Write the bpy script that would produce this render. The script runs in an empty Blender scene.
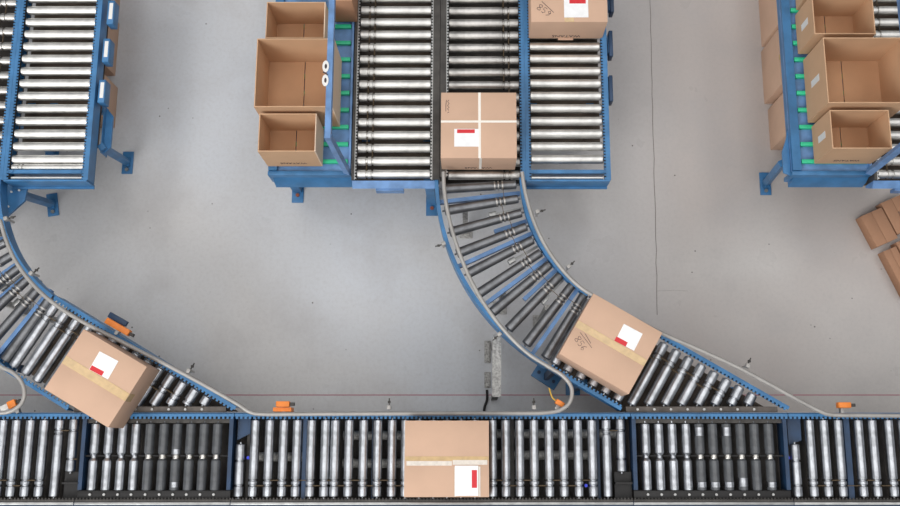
import bpy, bmesh, math, random
from mathutils import Vector, Matrix
random.seed(7)
PI = math.pi
R = math.radians
col = bpy.context.scene.collection

# ------------------------------------------------------------------ camera model
FPX, TH, H = 952.0, R(11.7), 6.7
PX0, PY0 = 467.0, 253.0
cT, sT = math.cos(TH), math.sin(TH)
def P(px, py, z=.8):
    """pixel of the 900x506 photograph -> world point on the level z"""
    a = (px-PX0)/FPX; b = (PY0-py)/FPX
    t = (H-z)/(cT-b*sT)
    return Vector((a*t, (b*cT+sT)*t, z))

# ------------------------------------------------------------------ materials
def mat(name, rgb, rough=.5, metal=0., bump=0., bscale=40., var=0., vscale=6., coat=0., spec=.5, vcol=None, stretch=None):
    m = bpy.data.materials.new(name); m.use_nodes = True
    n = m.node_tree.nodes; l = m.node_tree.links
    b = n['Principled BSDF']
    b.inputs['Base Color'].default_value = (*rgb, 1)
    b.inputs['Roughness'].default_value = rough
    b.inputs['Metallic'].default_value = metal
    b.inputs['Coat Weight'].default_value = coat
    b.inputs['Specular IOR Level'].default_value = spec
    tc = n.new('ShaderNodeTexCoord')
    src = tc.outputs['Object']
    if stretch:
        mp = n.new('ShaderNodeMapping'); mp.inputs['Scale'].default_value = stretch
        l.new(src, mp.inputs['Vector']); src = mp.outputs['Vector']
    if var > 0:
        t = n.new('ShaderNodeTexNoise'); t.inputs['Scale'].default_value = vscale
        t.inputs['Detail'].default_value = 5
        l.new(src, t.inputs['Vector'])
        mx = n.new('ShaderNodeMix'); mx.data_type = 'RGBA'
        c2 = vcol if vcol else tuple(c*(1-var) for c in rgb)
        c1 = rgb if vcol else tuple(min(1, c*(1+var*.6)) for c in rgb)
        mx.inputs['A'].default_value = (*c1, 1); mx.inputs['B'].default_value = (*c2, 1)
        rp = n.new('ShaderNodeMapRange'); rp.inputs['From Min'].default_value = .35; rp.inputs['From Max'].default_value = .68
        l.new(t.outputs['Fac'], rp.inputs['Value']); l.new(rp.outputs['Result'], mx.inputs['Factor'])
        l.new(mx.outputs['Result'], b.inputs['Base Color'])
    if bump > 0:
        t2 = n.new('ShaderNodeTexNoise'); t2.inputs['Scale'].default_value = bscale; t2.inputs['Detail'].default_value = 3
        l.new(src, t2.inputs['Vector'])
        bp = n.new('ShaderNodeBump'); bp.inputs['Strength'].default_value = bump; bp.inputs['Distance'].default_value = .003
        l.new(t2.outputs['Fac'], bp.inputs['Height']); l.new(bp.outputs['Normal'], b.inputs['Normal'])
    return m

M = {
 'blue': mat('blue_paint', (.045, .175, .37), .42, var=.22, vscale=9, bump=.08),
 'blue_light': mat('worn_blue_paint', (.13, .26, .50), .45, var=.25, vscale=12),
 'blue_dark': mat('dark_blue_paint', (.012, .04, .095), .45, var=.3, vscale=9),
 'steel': mat('roller_steel', (.74, .73, .70), .44, 1., var=.14, vscale=18),
 'steel_mid': mat('dull_roller_steel', (.56, .545, .52), .42, 1., var=.3, vscale=14),
 'steel_main': mat('worn_roller_steel', (.52, .54, .57), .33, 1., var=.28, vscale=22),
 'rubber': mat('roller_rubber', (.080, .085, .092), .26, 0., var=.25, vscale=25, spec=.7),
 'sleeve': mat('dark_roller_sleeve', (.20, .205, .215), .33, .85, var=.2, vscale=20),
 'gun': mat('dark_frame_metal', (.06, .055, .05), .5, .3, var=.3, vscale=14),
 'zinc': mat('zinc_plate', (.42, .42, .41), .42, .8, var=.2, vscale=20),
 'galv': mat('galvanised_channel', (.40, .39, .37), .6, .3, var=.45, vscale=70, bump=.1),
 'guide': mat('guide_tube_plastic', (.36, .345, .325), .40, .15, var=.12, vscale=10),
 'black': mat('black_metal', (.012, .011, .011), .55, .1, var=.3, vscale=12),
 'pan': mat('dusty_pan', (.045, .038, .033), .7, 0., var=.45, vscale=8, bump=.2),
 'panbrown': mat('brown_under_pan', (.10, .075, .055), .75, 0., var=.45, vscale=6, bump=.2),
 'plate': mat('grimy_end_plate', (.10, .085, .075), .6, .2, var=.35, vscale=16),
 'green': mat('green_slide_strip', (.02, .52, .26), .4, var=.12, vscale=14),
 'orange': mat('orange_plastic', (.85, .24, .03), .42, var=.1, vscale=20),
 'white': mat('white_plastic', (.78, .77, .74), .45, var=.06),
 'paper': mat('label_paper', (.86, .86, .86), .35, var=.05, vscale=30, bump=.15, bscale=60),
 'red': mat('label_red', (.62, .015, .025), .4),
 'kraft': mat('kraft_cardboard', (.58, .385, .275), .72, var=.055, vscale=5, bump=.06, bscale=90, spec=.25),
 'kraft_open': mat('kraft_open_carton', (.60, .385, .235), .74, var=.05, vscale=5, bump=.06, bscale=90, spec=.2),
 'kraft_in': mat('kraft_cardboard_inside', (.56, .33, .19), .75, var=.06, vscale=5, bump=.06, bscale=90, spec=.2),
 'kraft_dark': mat('brown_cardboard', (.42, .23, .14), .75, var=.08, vscale=5, bump=.06, bscale=90, spec=.2),
 'kraft_pale': mat('pale_cardboard_panel', (.74, .58, .44), .72, var=.05, vscale=5, spec=.2),  # paler tone for the right side panel of the middle table's open cartons
 'tape': mat('packing_tape_brown', (.58, .40, .20), .22, var=.12, vscale=30, coat=.3),
 'tape_white': mat('packing_tape_white', (.85, .80, .72), .3),
 'ink': mat('printed_ink', (.05, .035, .04), .6),
 'belt': mat('drive_belt_rubber', (.10, .065, .03), .55),
 'glass_shiny': mat('clear_film', (.75, .68, .60), .12, var=.1, vscale=50, coat=.6),
 'ring': mat('groove_ring', (.72, .70, .66), .28, 1.),
 'copper': mat('rust_orange_cap', (.35, .10, .05), .5, .3),
 'redline': mat('red_floor_paint', (.42, .12, .17), .6),
 'joint': mat('floor_joint', (.20, .175, .16), .9),
 'bluecap': mat('bright_blue_cap', (.02, .04, .55), .4),
}
# wrinkled reflective film on the labels is carried by the bump of 'paper'

def floor_material():
    m = bpy.data.materials.new('polished_concrete'); m.use_nodes = True
    n = m.node_tree.nodes; l = m.node_tree.links; b = n['Principled BSDF']
    tc = n.new('ShaderNodeTexCoord'); src = tc.outputs['Object']
    def noise(scale, detail=4, rough=.5, dist=0.):
        t = n.new('ShaderNodeTexNoise'); t.inputs['Scale'].default_value = scale
        t.inputs['Detail'].default_value = detail; t.inputs['Roughness'].default_value = rough
        t.inputs['Distortion'].default_value = dist
        l.new(src, t.inputs['Vector']); return t.outputs['Fac']
    def rng(v, a, c, lo=0., hi=1.):
        r = n.new('ShaderNodeMapRange'); r.inputs['From Min'].default_value = a; r.inputs['From Max'].default_value = c
        r.inputs['To Min'].default_value = lo; r.inputs['To Max'].default_value = hi
        l.new(v, r.inputs['Value']); return r.outputs['Result']
    def mix(f, A, B):
        x = n.new('ShaderNodeMix'); x.data_type = 'RGBA'
        l.new(f, x.inputs['Factor'])
        for k, v in (('A', A), ('B', B)):
            if isinstance(v, tuple): x.inputs[k].default_value = (*v, 1)
            else: l.new(v, x.inputs[k])
        return x.outputs['Result']
    # cool grey on the left, blending into a darker, warmer grey on the right
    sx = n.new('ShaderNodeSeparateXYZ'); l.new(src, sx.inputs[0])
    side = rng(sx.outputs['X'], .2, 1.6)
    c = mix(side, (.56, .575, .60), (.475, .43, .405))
    c = mix(rng(noise(.55, 3, .5, .4), .42, .64, 0, .75), c, (.59, .565, .54))
    c = mix(rng(noise(1.9, 5, .6), .5, .75, 0, .5), c, (.41, .39, .385))
    c = mix(rng(noise(38, 6, .7), .45, .7, 0, .22), c, (.36, .335, .32))
    v = n.new('ShaderNodeTexVoronoi'); v.inputs['Scale'].default_value = 8.5; v.inputs['Randomness'].default_value = 1
    l.new(src, v.inputs['Vector'])
    gate = rng(noise(2.1, 1), .50, .56)
    sp = n.new('ShaderNodeMath'); sp.operation = 'MULTIPLY'
    l.new(rng(v.outputs['Distance'], .03, .065, 1, 0), sp.inputs[0]); l.new(gate, sp.inputs[1])
    c = mix(sp.outputs[0], c, (.07, .06, .055))
    l.new(c, b.inputs['Base Color'])
    l.new(rng(noise(2.5, 4), .3, .7, .26, .42), b.inputs['Roughness'])
    bp = n.new('ShaderNodeBump'); bp.inputs['Strength'].default_value = .08; bp.inputs['Distance'].default_value = .002
    l.new(noise(60, 4), bp.inputs['Height']); l.new(bp.outputs['Normal'], b.inputs['Normal'])
    b.inputs['Specular IOR Level'].default_value = .4
    return m
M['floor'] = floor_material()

# ------------------------------------------------------------------ mesh builder
class MB:
    def __init__(s): s.bm = bmesh.new()
    def box(s, c, size, rz=0., rx=0., ry=0., bevel=0.):
        mt = Matrix.Translation(c) @ Matrix.Rotation(rz, 4, 'Z') @ Matrix.Rotation(ry, 4, 'Y') @ Matrix.Rotation(rx, 4, 'X') @ Matrix.Diagonal((*size, 1))
        r = bmesh.ops.create_cube(s.bm, size=1, matrix=mt)
        if bevel:
            es = list({e for v in r['verts'] for e in v.link_edges})
            bmesh.ops.bevel(s.bm, geom=es, offset=bevel, segments=2, affect='EDGES', profile=.5)
        return s
    def bb(s, x0, x1, y0, y1, z0, z1, bevel=0.):
        return s.box(((x0+x1)/2, (y0+y1)/2, (z0+z1)/2), (abs(x1-x0), abs(y1-y0), abs(z1-z0)), bevel=bevel)
    def bar(s, a, b, w, h, bevel=0.):
        """rectangular bar from a to b, w across in plan, h high"""
        a, b = Vector(a), Vector(b); d = b-a
        x = d.normalized(); up = Vector((0, 0, 1))
        y = up.cross(x)
        if y.length < 1e-4: y = Vector((0, 1, 0))
        y.normalize(); z = x.cross(y)
        mt = Matrix.Translation((a+b)/2) @ Matrix((x, y, z)).transposed().to_4x4() @ Matrix.Diagonal((d.length, w, h, 1))
        r = bmesh.ops.create_cube(s.bm, size=1, matrix=mt)
        if bevel:
            es = list({e for v in r['verts'] for e in v.link_edges})
            bmesh.ops.bevel(s.bm, geom=es, offset=bevel, segments=1, affect='EDGES')
        return s
    def prism(s, poly, z0, z1):
        lo = [s.bm.verts.new((p[0], p[1], z0)) for p in poly]
        hi = [s.bm.verts.new((p[0], p[1], z1)) for p in poly]
        n = len(poly)
        s.bm.faces.new(lo[::-1]); s.bm.faces.new(hi)
        for i in range(n): s.bm.faces.new((lo[i], lo[(i+1) % n], hi[(i+1) % n], hi[i]))
        return s
    def quadprism(s, lo, hi):
        a = [s.bm.verts.new(p) for p in lo]; b = [s.bm.verts.new(p) for p in hi]; n = len(a)
        s.bm.faces.new(a[::-1]); s.bm.faces.new(b)
        for i in range(n): s.bm.faces.new((a[i], a[(i+1) % n], b[(i+1) % n], b[i]))
        return s
    def tube(s, pts, r, seg=12, caps=True):
        pts = [Vector(p) for p in pts]; rings = []
        for i, p in enumerate(pts):
            t = (pts[min(i+1, len(pts)-1)]-pts[max(i-1, 0)]).normalized()
            ref = Vector((0, 0, 1)) if abs(t.z) < .9 else Vector((1, 0, 0))
            u = t.cross(ref).normalized(); v = u.cross(t).normalized()
            rings.append([s.bm.verts.new(p+u*(r*math.cos(2*PI*k/seg))+v*(r*math.sin(2*PI*k/seg))) for k in range(seg)])
        for a, b in zip(rings, rings[1:]):
            for k in range(seg): s.bm.faces.new((a[k], a[(k+1) % seg], b[(k+1) % seg], b[k]))
        if caps: s.bm.faces.new(rings[0][::-1]); s.bm.faces.new(rings[-1])
        return s
    def lathe(s, prof, seg=24, mt=None):
        """prof: (position along X, radius)"""
        rings = []
        for x, r in prof:
            rings.append([s.bm.verts.new(Vector((x, r*math.cos(2*PI*k/seg), r*math.sin(2*PI*k/seg)))) for k in range(seg)])
        for a, b in zip(rings, rings[1:]):
            for k in range(seg): s.bm.faces.new((a[k], a[(k+1) % seg], b[(k+1) % seg], b[k]))
        s.bm.faces.new(rings[0][::-1]); s.bm.faces.new(rings[-1])
        if mt is not None: bmesh.ops.transform(s.bm, matrix=mt, verts=[v for rg in rings for v in rg])
        return s
    def cyl(s, c, r, h, seg=16, axis='Z'):
        rot = {'Z': Matrix.Rotation(-PI/2, 4, 'Y'), 'X': Matrix.Identity(4), 'Y': Matrix.Rotation(PI/2, 4, 'Z')}[axis]
        return s.lathe([(-h/2, r), (h/2, r)], seg, Matrix.Translation(c) @ rot)
    def ribbon(s, path, w0, w1, z0, z1, tpitch=0, tooth=.012, tw=.011, tside=1, tz=.004):
        """strip along path from offset w0 to w1 (left of travel positive), with comb teeth on one side"""
        path = [Vector((p[0], p[1], 0)) for p in path]; L = []
        for i, p in enumerate(path):
            t = (path[min(i+1, len(path)-1)]-path[max(i-1, 0)]).normalized(); nrm = Vector((-t.y, t.x, 0)); L.append((p, nrm))
        vs = [[s.bm.verts.new((q+nm*w) + Vector((0, 0, z))) for w, z in ((w0, z0), (w1, z0), (w1, z1), (w0, z1))] for q, nm in L]
        for a, b in zip(vs, vs[1:]):
            for k in range(4): s.bm.faces.new((a[k], b[k], b[(k+1) % 4], a[(k+1) % 4]))
        s.bm.faces.new(vs[0]); s.bm.faces.new(vs[-1][::-1])
        if tpitch:
            total = 0; nxt = tpitch*.5
            for (a, b) in zip(path, path[1:]):
                d = (b-a); ln = d.length; t = d/ln; nrm = Vector((-t.y, t.x, 0)); ang = math.atan2(t.y, t.x)
                while nxt < total+ln:
                    q = a+t*(nxt-total)
                    edge = w1 if tside > 0 else w0
                    cc = q+nrm*(edge+tside*tooth/2)
                    s.box((cc.x, cc.y, z1-tz/2-.0005), (tw, tooth, tz), rz=ang)
                    nxt += tpitch
                total += ln
        return s
    def mesh(s, name, m, xf=None):
        if xf is not None: bmesh.ops.transform(s.bm, matrix=xf, verts=s.bm.verts)
        bmesh.ops.recalc_face_normals(s.bm, faces=s.bm.faces)
        for f in s.bm.faces: f.smooth = True
        for e in s.bm.edges:
            if len(e.link_faces) != 2 or e.calc_face_angle(0) > R(32): e.smooth = False
        me = bpy.data.meshes.new(name); s.bm.to_mesh(me); s.bm.free(); me.materials.append(m)
        return me

def thing(name, label, cat, loc=(0, 0, 0), rz=0., group=None):
    o = bpy.data.objects.new(name, None); col.objects.link(o)
    o.empty_display_size = .1
    o.location = loc; o.rotation_euler = (0, 0, rz)
    o['label'] = label; o['category'] = cat
    if group: o['group'] = group
    return o
def root_of(o):
    m = Matrix.Identity(4)
    while o is not None:
        m = Matrix.LocRotScale(o.location, o.rotation_euler, o.scale) @ m
        o = o.parent
    return m
def part(parent, name, mb, m, label=None, local=False):
    xf = None if local else root_of(parent).inverted()
    me = mb.mesh(name, m, xf)
    o = bpy.data.objects.new(name, me); col.objects.link(o); o.parent = parent
    if label: o['label'] = label
    return o
def inst(parent, name, me, world, label=None):
    """an object using shared mesh data, put at the given world matrix"""
    o = bpy.data.objects.new(name, me); col.objects.link(o); o.parent = parent
    lm = root_of(parent).inverted() @ world
    o.location = lm.to_translation(); o.rotation_euler = lm.to_euler()
    if label: o['label'] = label
    return o
def solo(name, mb, m, label, cat, group=None):
    """a thing that is one mesh; origin moved to its base centre"""
    bm = mb.bm
    xs = [v.co.x for v in bm.verts]; ys = [v.co.y for v in bm.verts]; zs = [v.co.z for v in bm.verts]
    c = Vector(((min(xs)+max(xs))/2, (min(ys)+max(ys))/2, min(zs)))
    me = mb.mesh(name, m, Matrix.Translation(-c))
    o = bpy.data.objects.new(name, me); col.objects.link(o); o.location = c
    o['label'] = label; o['category'] = cat
    if group: o['group'] = group
    return o
def struct(name, mb, m):
    me = mb.mesh(name, m); o = bpy.data.objects.new(name, me); col.objects.link(o); o['kind'] = 'structure'; return o

def text_part(parent, name, body, size, m, mt, label=None):
    """printed letters as a thin mesh; mt is local to the parent"""
    cu = bpy.data.curves.new('tmp', 'FONT'); cu.body = body; cu.size = size; cu.align_x = 'CENTER'; cu.align_y = 'CENTER'
    cu.extrude = .0004; cu.resolution_u = 3
    t = bpy.data.objects.new('tmp', cu); col.objects.link(t)
    bpy.context.view_layer.update()
    me = bpy.data.meshes.new_from_object(t.evaluated_get(bpy.context.evaluated_depsgraph_get()))
    bpy.data.objects.remove(t); bpy.data.curves.remove(cu)
    me.name = name; me.transform(mt); me.materials.clear(); me.materials.append(m)
    o = bpy.data.objects.new(name, me); col.objects.link(o); o.parent = parent
    if label: o['label'] = label
    return o

# ------------------------------------------------------------------ setting
ZR = .80          # top of every roller
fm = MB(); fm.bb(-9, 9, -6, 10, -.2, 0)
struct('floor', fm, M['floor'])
jm = MB()
jp = []
for k in range(26):
    a = k/25; px = 650+7.5*a + random.uniform(-.5, .5); jp.append(P(px, -10+325*a, 0))
jm.ribbon(jp, -.0022, .0022, .0002, .0012)
a = P(657, 291, 0); jm.ribbon([a, a+Vector((.12, .005, 0)), a+Vector((.22, 0, 0))], -.0006, .0006, .0002, .0012)
struct('trim_1', jm, M['joint'])
rm = MB(); yl = P(450, 395, 0).y
rm.bb(-4.2, 4.2, yl-.003, yl+.003, .0002, .0014)
struct('trim_2', rm, M['redline'])

# ------------------------------------------------------------------ roller meshes
def roller_mesh(name, L, r=.027, m='steel', grooves=(), r2=None, seg=24, pin=.012):
    """along local X, centre at the origin; grooves: distances from the +X end"""
    r2 = r2 or r
    prof = [(-L/2-pin, .006), (-L/2, .006), (-L/2, r*.86), (-L/2+.004, r)]
    for g in sorted(grooves, reverse=True):
        x = L/2-g; rr = r+(r2-r)*(x+L/2)/L
        prof += [(x-.0075, rr), (x-.0045, rr-.0065), (x+.0045, rr-.0065), (x+.0075, rr)]
    prof += [(L/2-.004, r2), (L/2, r2*.86), (L/2, .006), (L/2+pin, .006)]
    return MB().lathe(prof, seg).mesh(name, M[m])
def belts(parent, posA, posB, m='belt', r=.0028):
    part(parent, 'drive_belt', MB().tube([posA, posB], r, 6), M[m])

LANE1 = roller_mesh('roller', .474, r=.0292, grooves=(.474-.062, .474-.098))
LANE2 = roller_mesh('roller', .466, r=.0292, m='steel_mid', grooves=(.068, .102))
LANE3 = roller_mesh('roller', .468, r=.0292)
def leg_with_foot(root, x, y, ztop, m='blue', foot=(0, 0), w=.05):
    """upright post with a bolted foot plate, foot offset from the post"""
    g = MB().bb(x-w/2, x+w/2, y-w/2, y+w/2, .008, ztop)
    lg = part(root, 'leg', g, M[m])
    f = MB().bb(x-.05+min(0, foot[0]), x+.05+max(0, foot[0]), y-.045+min(0, foot[1]), y+.045+max(0, foot[1]), 0, .008, bevel=.002)
    part(lg, 'foot_plate', f, M[m])
    b = MB().cyl((x+foot[0], y+foot[1], .013), .013, .012, 6)
    part(lg, 'anchor_bolt', b, M['zinc'])
def rail(root, x0, x1, y0, y1, m, teeth, pitch=.0213, z0=.70, z1=.812):
    g = MB()
    xc = (x0+x1)/2; w = x1-x0
    tp = 0 if m == 'gun' else pitch
    g.ribbon([(xc, y0), (xc, y1)], -w/2, w/2, z1-.005, z1, tpitch=tp, tside=1 if teeth < 0 else -1, tooth=.0115, tw=.011)
    xo = x0 if teeth > 0 else x1
    s = 1 if teeth > 0 else -1
    g.bb(xo, xo+s*.004, y0, y1, z0, z1-.005)
    g.bb(xo, xo+s*w*.8, y0, y1, z0, z0+.004)
    r_ = part(root, 'side_rail', g, M[m])
    xi = x1 if teeth > 0 else x0
    part(r_, 'notch_backing', MB().bb(xi-s*.006, xi+s*.0118, y0, y1, z1-.022, z1-.012), M['black'])  # black strip added under the teeth, paints the notches as dark as shade
    if m == 'gun':
        g = MB(); g.ribbon([(xi, y0), (xi, y1)], -.002, .002, z1-.0045, z1+.001, tpitch=pitch, tside=1 if teeth < 0 else -1, tooth=.0095, tw=.010)
        part(r_, 'notched_edge', g, M['zinc'])
    return r_
def lane_ys(first, n, pitch=.0878):
    return [first+pitch*k for k in range(n)]
YTOP = 3.45

CAP = MB().cyl((0, 0, 0), .012, .008, 8, 'X').mesh('end_cap', M['copper'])
def caps(ro, x0, x1, y):
    for xx in (x0-.0065, x1+.0065): inst(ro, 'end_cap', CAP, Matrix.Translation((xx, y, ZR-.0292)), 'rust orange end cap')
def lane1(ox, label, n, group):
    x0, x1 = -.711+ox, -.237+ox
    root = thing('roller_conveyor', label, 'conveyor', ((x0+x1)/2, 2.6, 0), group=group)
    xc = (x0+x1)/2
    ys = lane_ys(1.748, n)
    for i, y in enumerate(ys):
        ro = inst(root, 'roller', LANE1, Matrix.Translation((xc, y, ZR-.0292))); caps(ro, x0, x1, y)
        if i: 
            gx = x0+(.062 if i % 2 else .098)
            belts(root, (gx, ys[i-1]+.02, ZR-.006), (gx, y-.02, ZR-.006))
    rail(root, x0-.032, x0-.012, 1.70, YTOP, 'gun', 1)
    rail(root, x1+.012, x1+.058, 1.70, YTOP, 'gun', -1)
    # sloping end plate
    g = MB().quadprism([(x0-.03, 1.70, .66), (x1+.05, 1.70, .66), (x1+.05, 1.685, .66), (x0-.03, 1.685, .66)],
                       [(x0-.03, 1.70, .79), (x1+.05, 1.70, .79), (x1+.05, 1.655, .76), (x0-.03, 1.655, .76)])
    g.bb(x0+.12, x0+.30, 1.645, 1.665, .68, .75)
    part(root, 'end_plate', g, M['blue_light'])
    part(root, 'under_pan', MB().bb(x0-.034, x1+.01, 1.72, YTOP, .60, .604), M['panbrown'])  # added brown sheet, deepens the dark between the rollers
    for x in (x0+.035, x1-.03):
        leg_with_foot(root, x, 2.05, .66); leg_with_foot(root, x, 3.3, .66)
    part(root, 'cross_beam', MB().bb(x0-.02, x1+.04, 2.03, 2.07, .60-.05, .599), M['blue'])
    part(root, 'cross_beam', MB().bb(x0-.02, x1+.04, 3.28, 3.32, .55, .599), M['blue'])
    return root
def lane2(ox, label, n, group, first=1.742, m='steel', pitch=.0878):
    x0, x1 = -.122+ox, .344+ox
    root = thing('roller_conveyor', label, 'conveyor', ((x0+x1)/2, 2.6, 0), group=group)
    xc = (x0+x1)/2; ys = lane_ys(first, n, pitch)
    for i, y in enumerate(ys):
        ro = inst(root, 'roller', LANE2, Matrix.Translation((xc, y, ZR-.0292))); caps(ro, x0, x1, y)
        if i:
            gx = x1-(.068 if i % 2 else .102)
            belts(root, (gx, ys[i-1]+.02, ZR-.006), (gx, y-.02, ZR-.006))
    rail(root, x0-.054, x0-.012, 1.72, YTOP, 'gun', 1)
    rail(root, x1+.012, x1+.034, 1.70, YTOP, 'blue', -1)
    part(root, 'under_pan', MB().bb(x0-.034, x1+.01, 1.72, YTOP, .60, .604), M['pan'])  # added dark sheet, keeps the roller gaps dark
    for x in (x0+.03, x1-.03):
        leg_with_foot(root, x, 2.15, .66); leg_with_foot(root, x, 3.3, .66)
    part(root, 'cross_beam', MB().bb(x0-.04, x1+.03, 2.13, 2.17, .55, .599), M['blue'])
    part(root, 'cross_beam', MB().bb(x0-.04, x1+.03, 3.28, 3.32, .55, .599), M['blue'])
    return root
def lane3(ox, label, n, group):
    x0, x1 = .413+ox, .883+ox
    root = thing('roller_conveyor', label, 'conveyor', ((x0+x1)/2, 2.6, 0), group=group)
    xc = (x0+x1)/2; ys = lane_ys(1.848, n, .0868)
    for y in ys: inst(root, 'roller', LANE3, Matrix.Translation((xc, y, ZR-.0292)))
    rail(root, x0-.034, x0-.012, 1.70, YTOP, 'blue', 1)
    rail(root, x1+.012, x1+.042, 1.70, YTOP, 'blue', -1)
    g = MB().bb(x0-.03, x1+.03, 1.745, 1.768, .79, .808).bb(x0-.03, x1+.03, 1.764, 1.768, .68, .79)
    g.cyl((x0+.02, 1.757, .81), .009, .008, 8); g.cyl((x1-.01, 1.757, .81), .009, .008, 8)
    part(root, 'cross_bar', g, M['blue'])
    part(root, 'end_channel', MB().bb(x0-.03, x1+.035, 1.690, 1.702, .68, .81).bb(x0-.03, x1+.035, 1.675, 1.70, .672, .68), M['blue'])
    part(root, 'end_roller', MB().cyl((xc, 1.722, .775), .012, .46, 16, 'X'), M['steel'])
    part(root, 'under_pan', MB().bb(x0-.034, x1+.01, 1.98, YTOP, .60, .604), M['panbrown'])  # added brown sheet, stands in for deep shade between the rollers
    for x in (x0+.03, x1-(.29 if ox < 0 else .06)):
        leg_with_foot(root, x, 2.25, .66); leg_with_foot(root, x, 3.3, .66)
    part(root, 'cross_beam', MB().bb(x0-.03, x1+.04, 2.23, 2.27, .55, .599), M['blue'])
    part(root, 'cross_beam', MB().bb(x0-.03, x1+.04, 3.28, 3.32, .55, .599), M['blue'])
    return root

D = 3.36
G_L = 'straight roller lanes leading down to the curves'
L1 = lane1(0, 'dark-railed steel roller lane directly right of the middle packing table', 20, G_L)
L2 = lane2(0, 'middle steel roller lane feeding the central curve, white-taped carton standing at its end', 20, G_L)
L3 = lane3(0, 'blue-railed roller lane right of the central curve entry, carton with red-topped label at its top', 19, G_L)
LA = lane2(-D, 'steel roller lane cut off by the left photo edge, feeding the left curve', 17, G_L, first=1.80, pitch=.104)
LB = lane3(-D, 'blue-railed empty roller lane near the left photo edge, white-stickered boxes along its right rail', 19, G_L)
LC = lane1(D, 'white-looking roller lane at the right photo edge behind the open cartons', 20, G_L)

# extras on the lane ends: grooved last roller of the left lane
lr = roller_mesh('roller', .468, r=.024, grooves=(.468-.05, .468-.075))
inst(LB, 'roller', lr, Matrix.Translation((.648-D, 1.792, ZR-.0292)))

# splayed braces to floor feet
def splay(root, a, foot_px, rz=0., size=(.07, .16), za=.62):
    f = P(*foot_px, 0)
    s = part(root, 'brace', MB().bar(a, (f.x, f.y, .03), .045, .045, bevel=.004), M['blue'])
    d = (Vector((f.x, f.y, .03))-Vector(a)).normalized()
    for k in (.06, .10, .14):
        q = Vector(a)+d*k + Vector((0, 0, .028)); part(s, 'bolt', MB().cyl(q, .008, .012, 8), M['white'])
    ft = part(root, 'foot_plate', MB().box((f.x, f.y, .005), (*size, .010), rz=rz, bevel=.003).box((f.x, f.y, .02), (size[0]*.5, size[1]*.4, .03), rz=rz), M['blue'])
    q = Matrix.Rotation(rz, 3, 'Z') @ Vector((0, -size[1]*.32, 0))
    part(ft, 'anchor_bolt', MB().cyl((f.x+q.x, f.y+q.y, .016), .014, .012, 6), M['zinc'])
    return s
splay(LB, (.935-D, 1.97, .66), (128, 163), size=(.08, .17))
splay(LB, (.40-D, 1.66, .60), (53, 205), rz=R(10), size=(.08, .17))
# gusset plate of the left lane end
part(LB, 'gusset', MB().prism([(.29-D, 1.735), (.47-D, 1.70), (.46-D, 1.60), (.36-D, 1.50), (.29-D, 1.47)], .64, .66), M['blue'])
for x, y in ((.33, 1.70), (.37, 1.66), (.33, 1.60), (.36, 1.56), (.42, 1.67)): part(LB, 'bolt', MB().cyl((x-D, y, .664), .007, .008, 8), M['white'])
part(LB, 'side_plate', MB().bb(.93-D, .935-D, 1.93, 2.25, .55, .66).prism([(.93-D, 1.93), (.98-D, 1.98), (.98-D, 2.2), (.93-D, 2.26)], .60, .62), M['blue'])

# light-barrier boxes along right rails
def rail_box(px, py, ln, sticker, label, group, z=.80, w=.045):
    c = P(px, py, z)
    root = thing('sensor_housing', label, 'sensor', (c.x, c.y, z-.09), group=group)
    part(root, 'housing', MB().bb(c.x-w/2, c.x+w/2, c.y-ln/2, c.y+ln/2, z-.09, z, bevel=.004), M['blue' if sticker else 'blue_dark'])
    part(root, 'mounting_tab', MB().bb(c.x-w/2-.006, c.x-w/2+.001, c.y-ln/3, c.y+ln/3, z-.07, z-.02), M['blue'])
    if sticker: part(root, 'sticker', MB().bb(c.x-.010, c.x+.014, c.y-ln*.30, c.y+ln*.38, z, z+.0012), M['white'])
GS = 'blue sensor boxes bolted to the right rails'
rail_box(110.5, 12, .17, True, 'blue housing with white sticker on the left lane, nearest the top photo edge', GS)
rail_box(105.8, 50, .165, True, 'blue housing with white sticker on the left lane, middle of three', GS)
rail_box(101.5, 91, .16, True, 'blue housing with white sticker on the left lane, lowest of three', GS)
rail_box(611, 43, .18, False, 'dark blue box on the middle bay right rail just below the red-labelled carton', GS, w=.026)
rail_box(611, 88, .18, False, 'dark blue box on the middle bay right rail, lower of the two', GS, w=.026)
rail_box(612, 2, .14, False, 'dark blue box on the middle bay right rail beside the carton at top edge', GS, w=.026)

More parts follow.
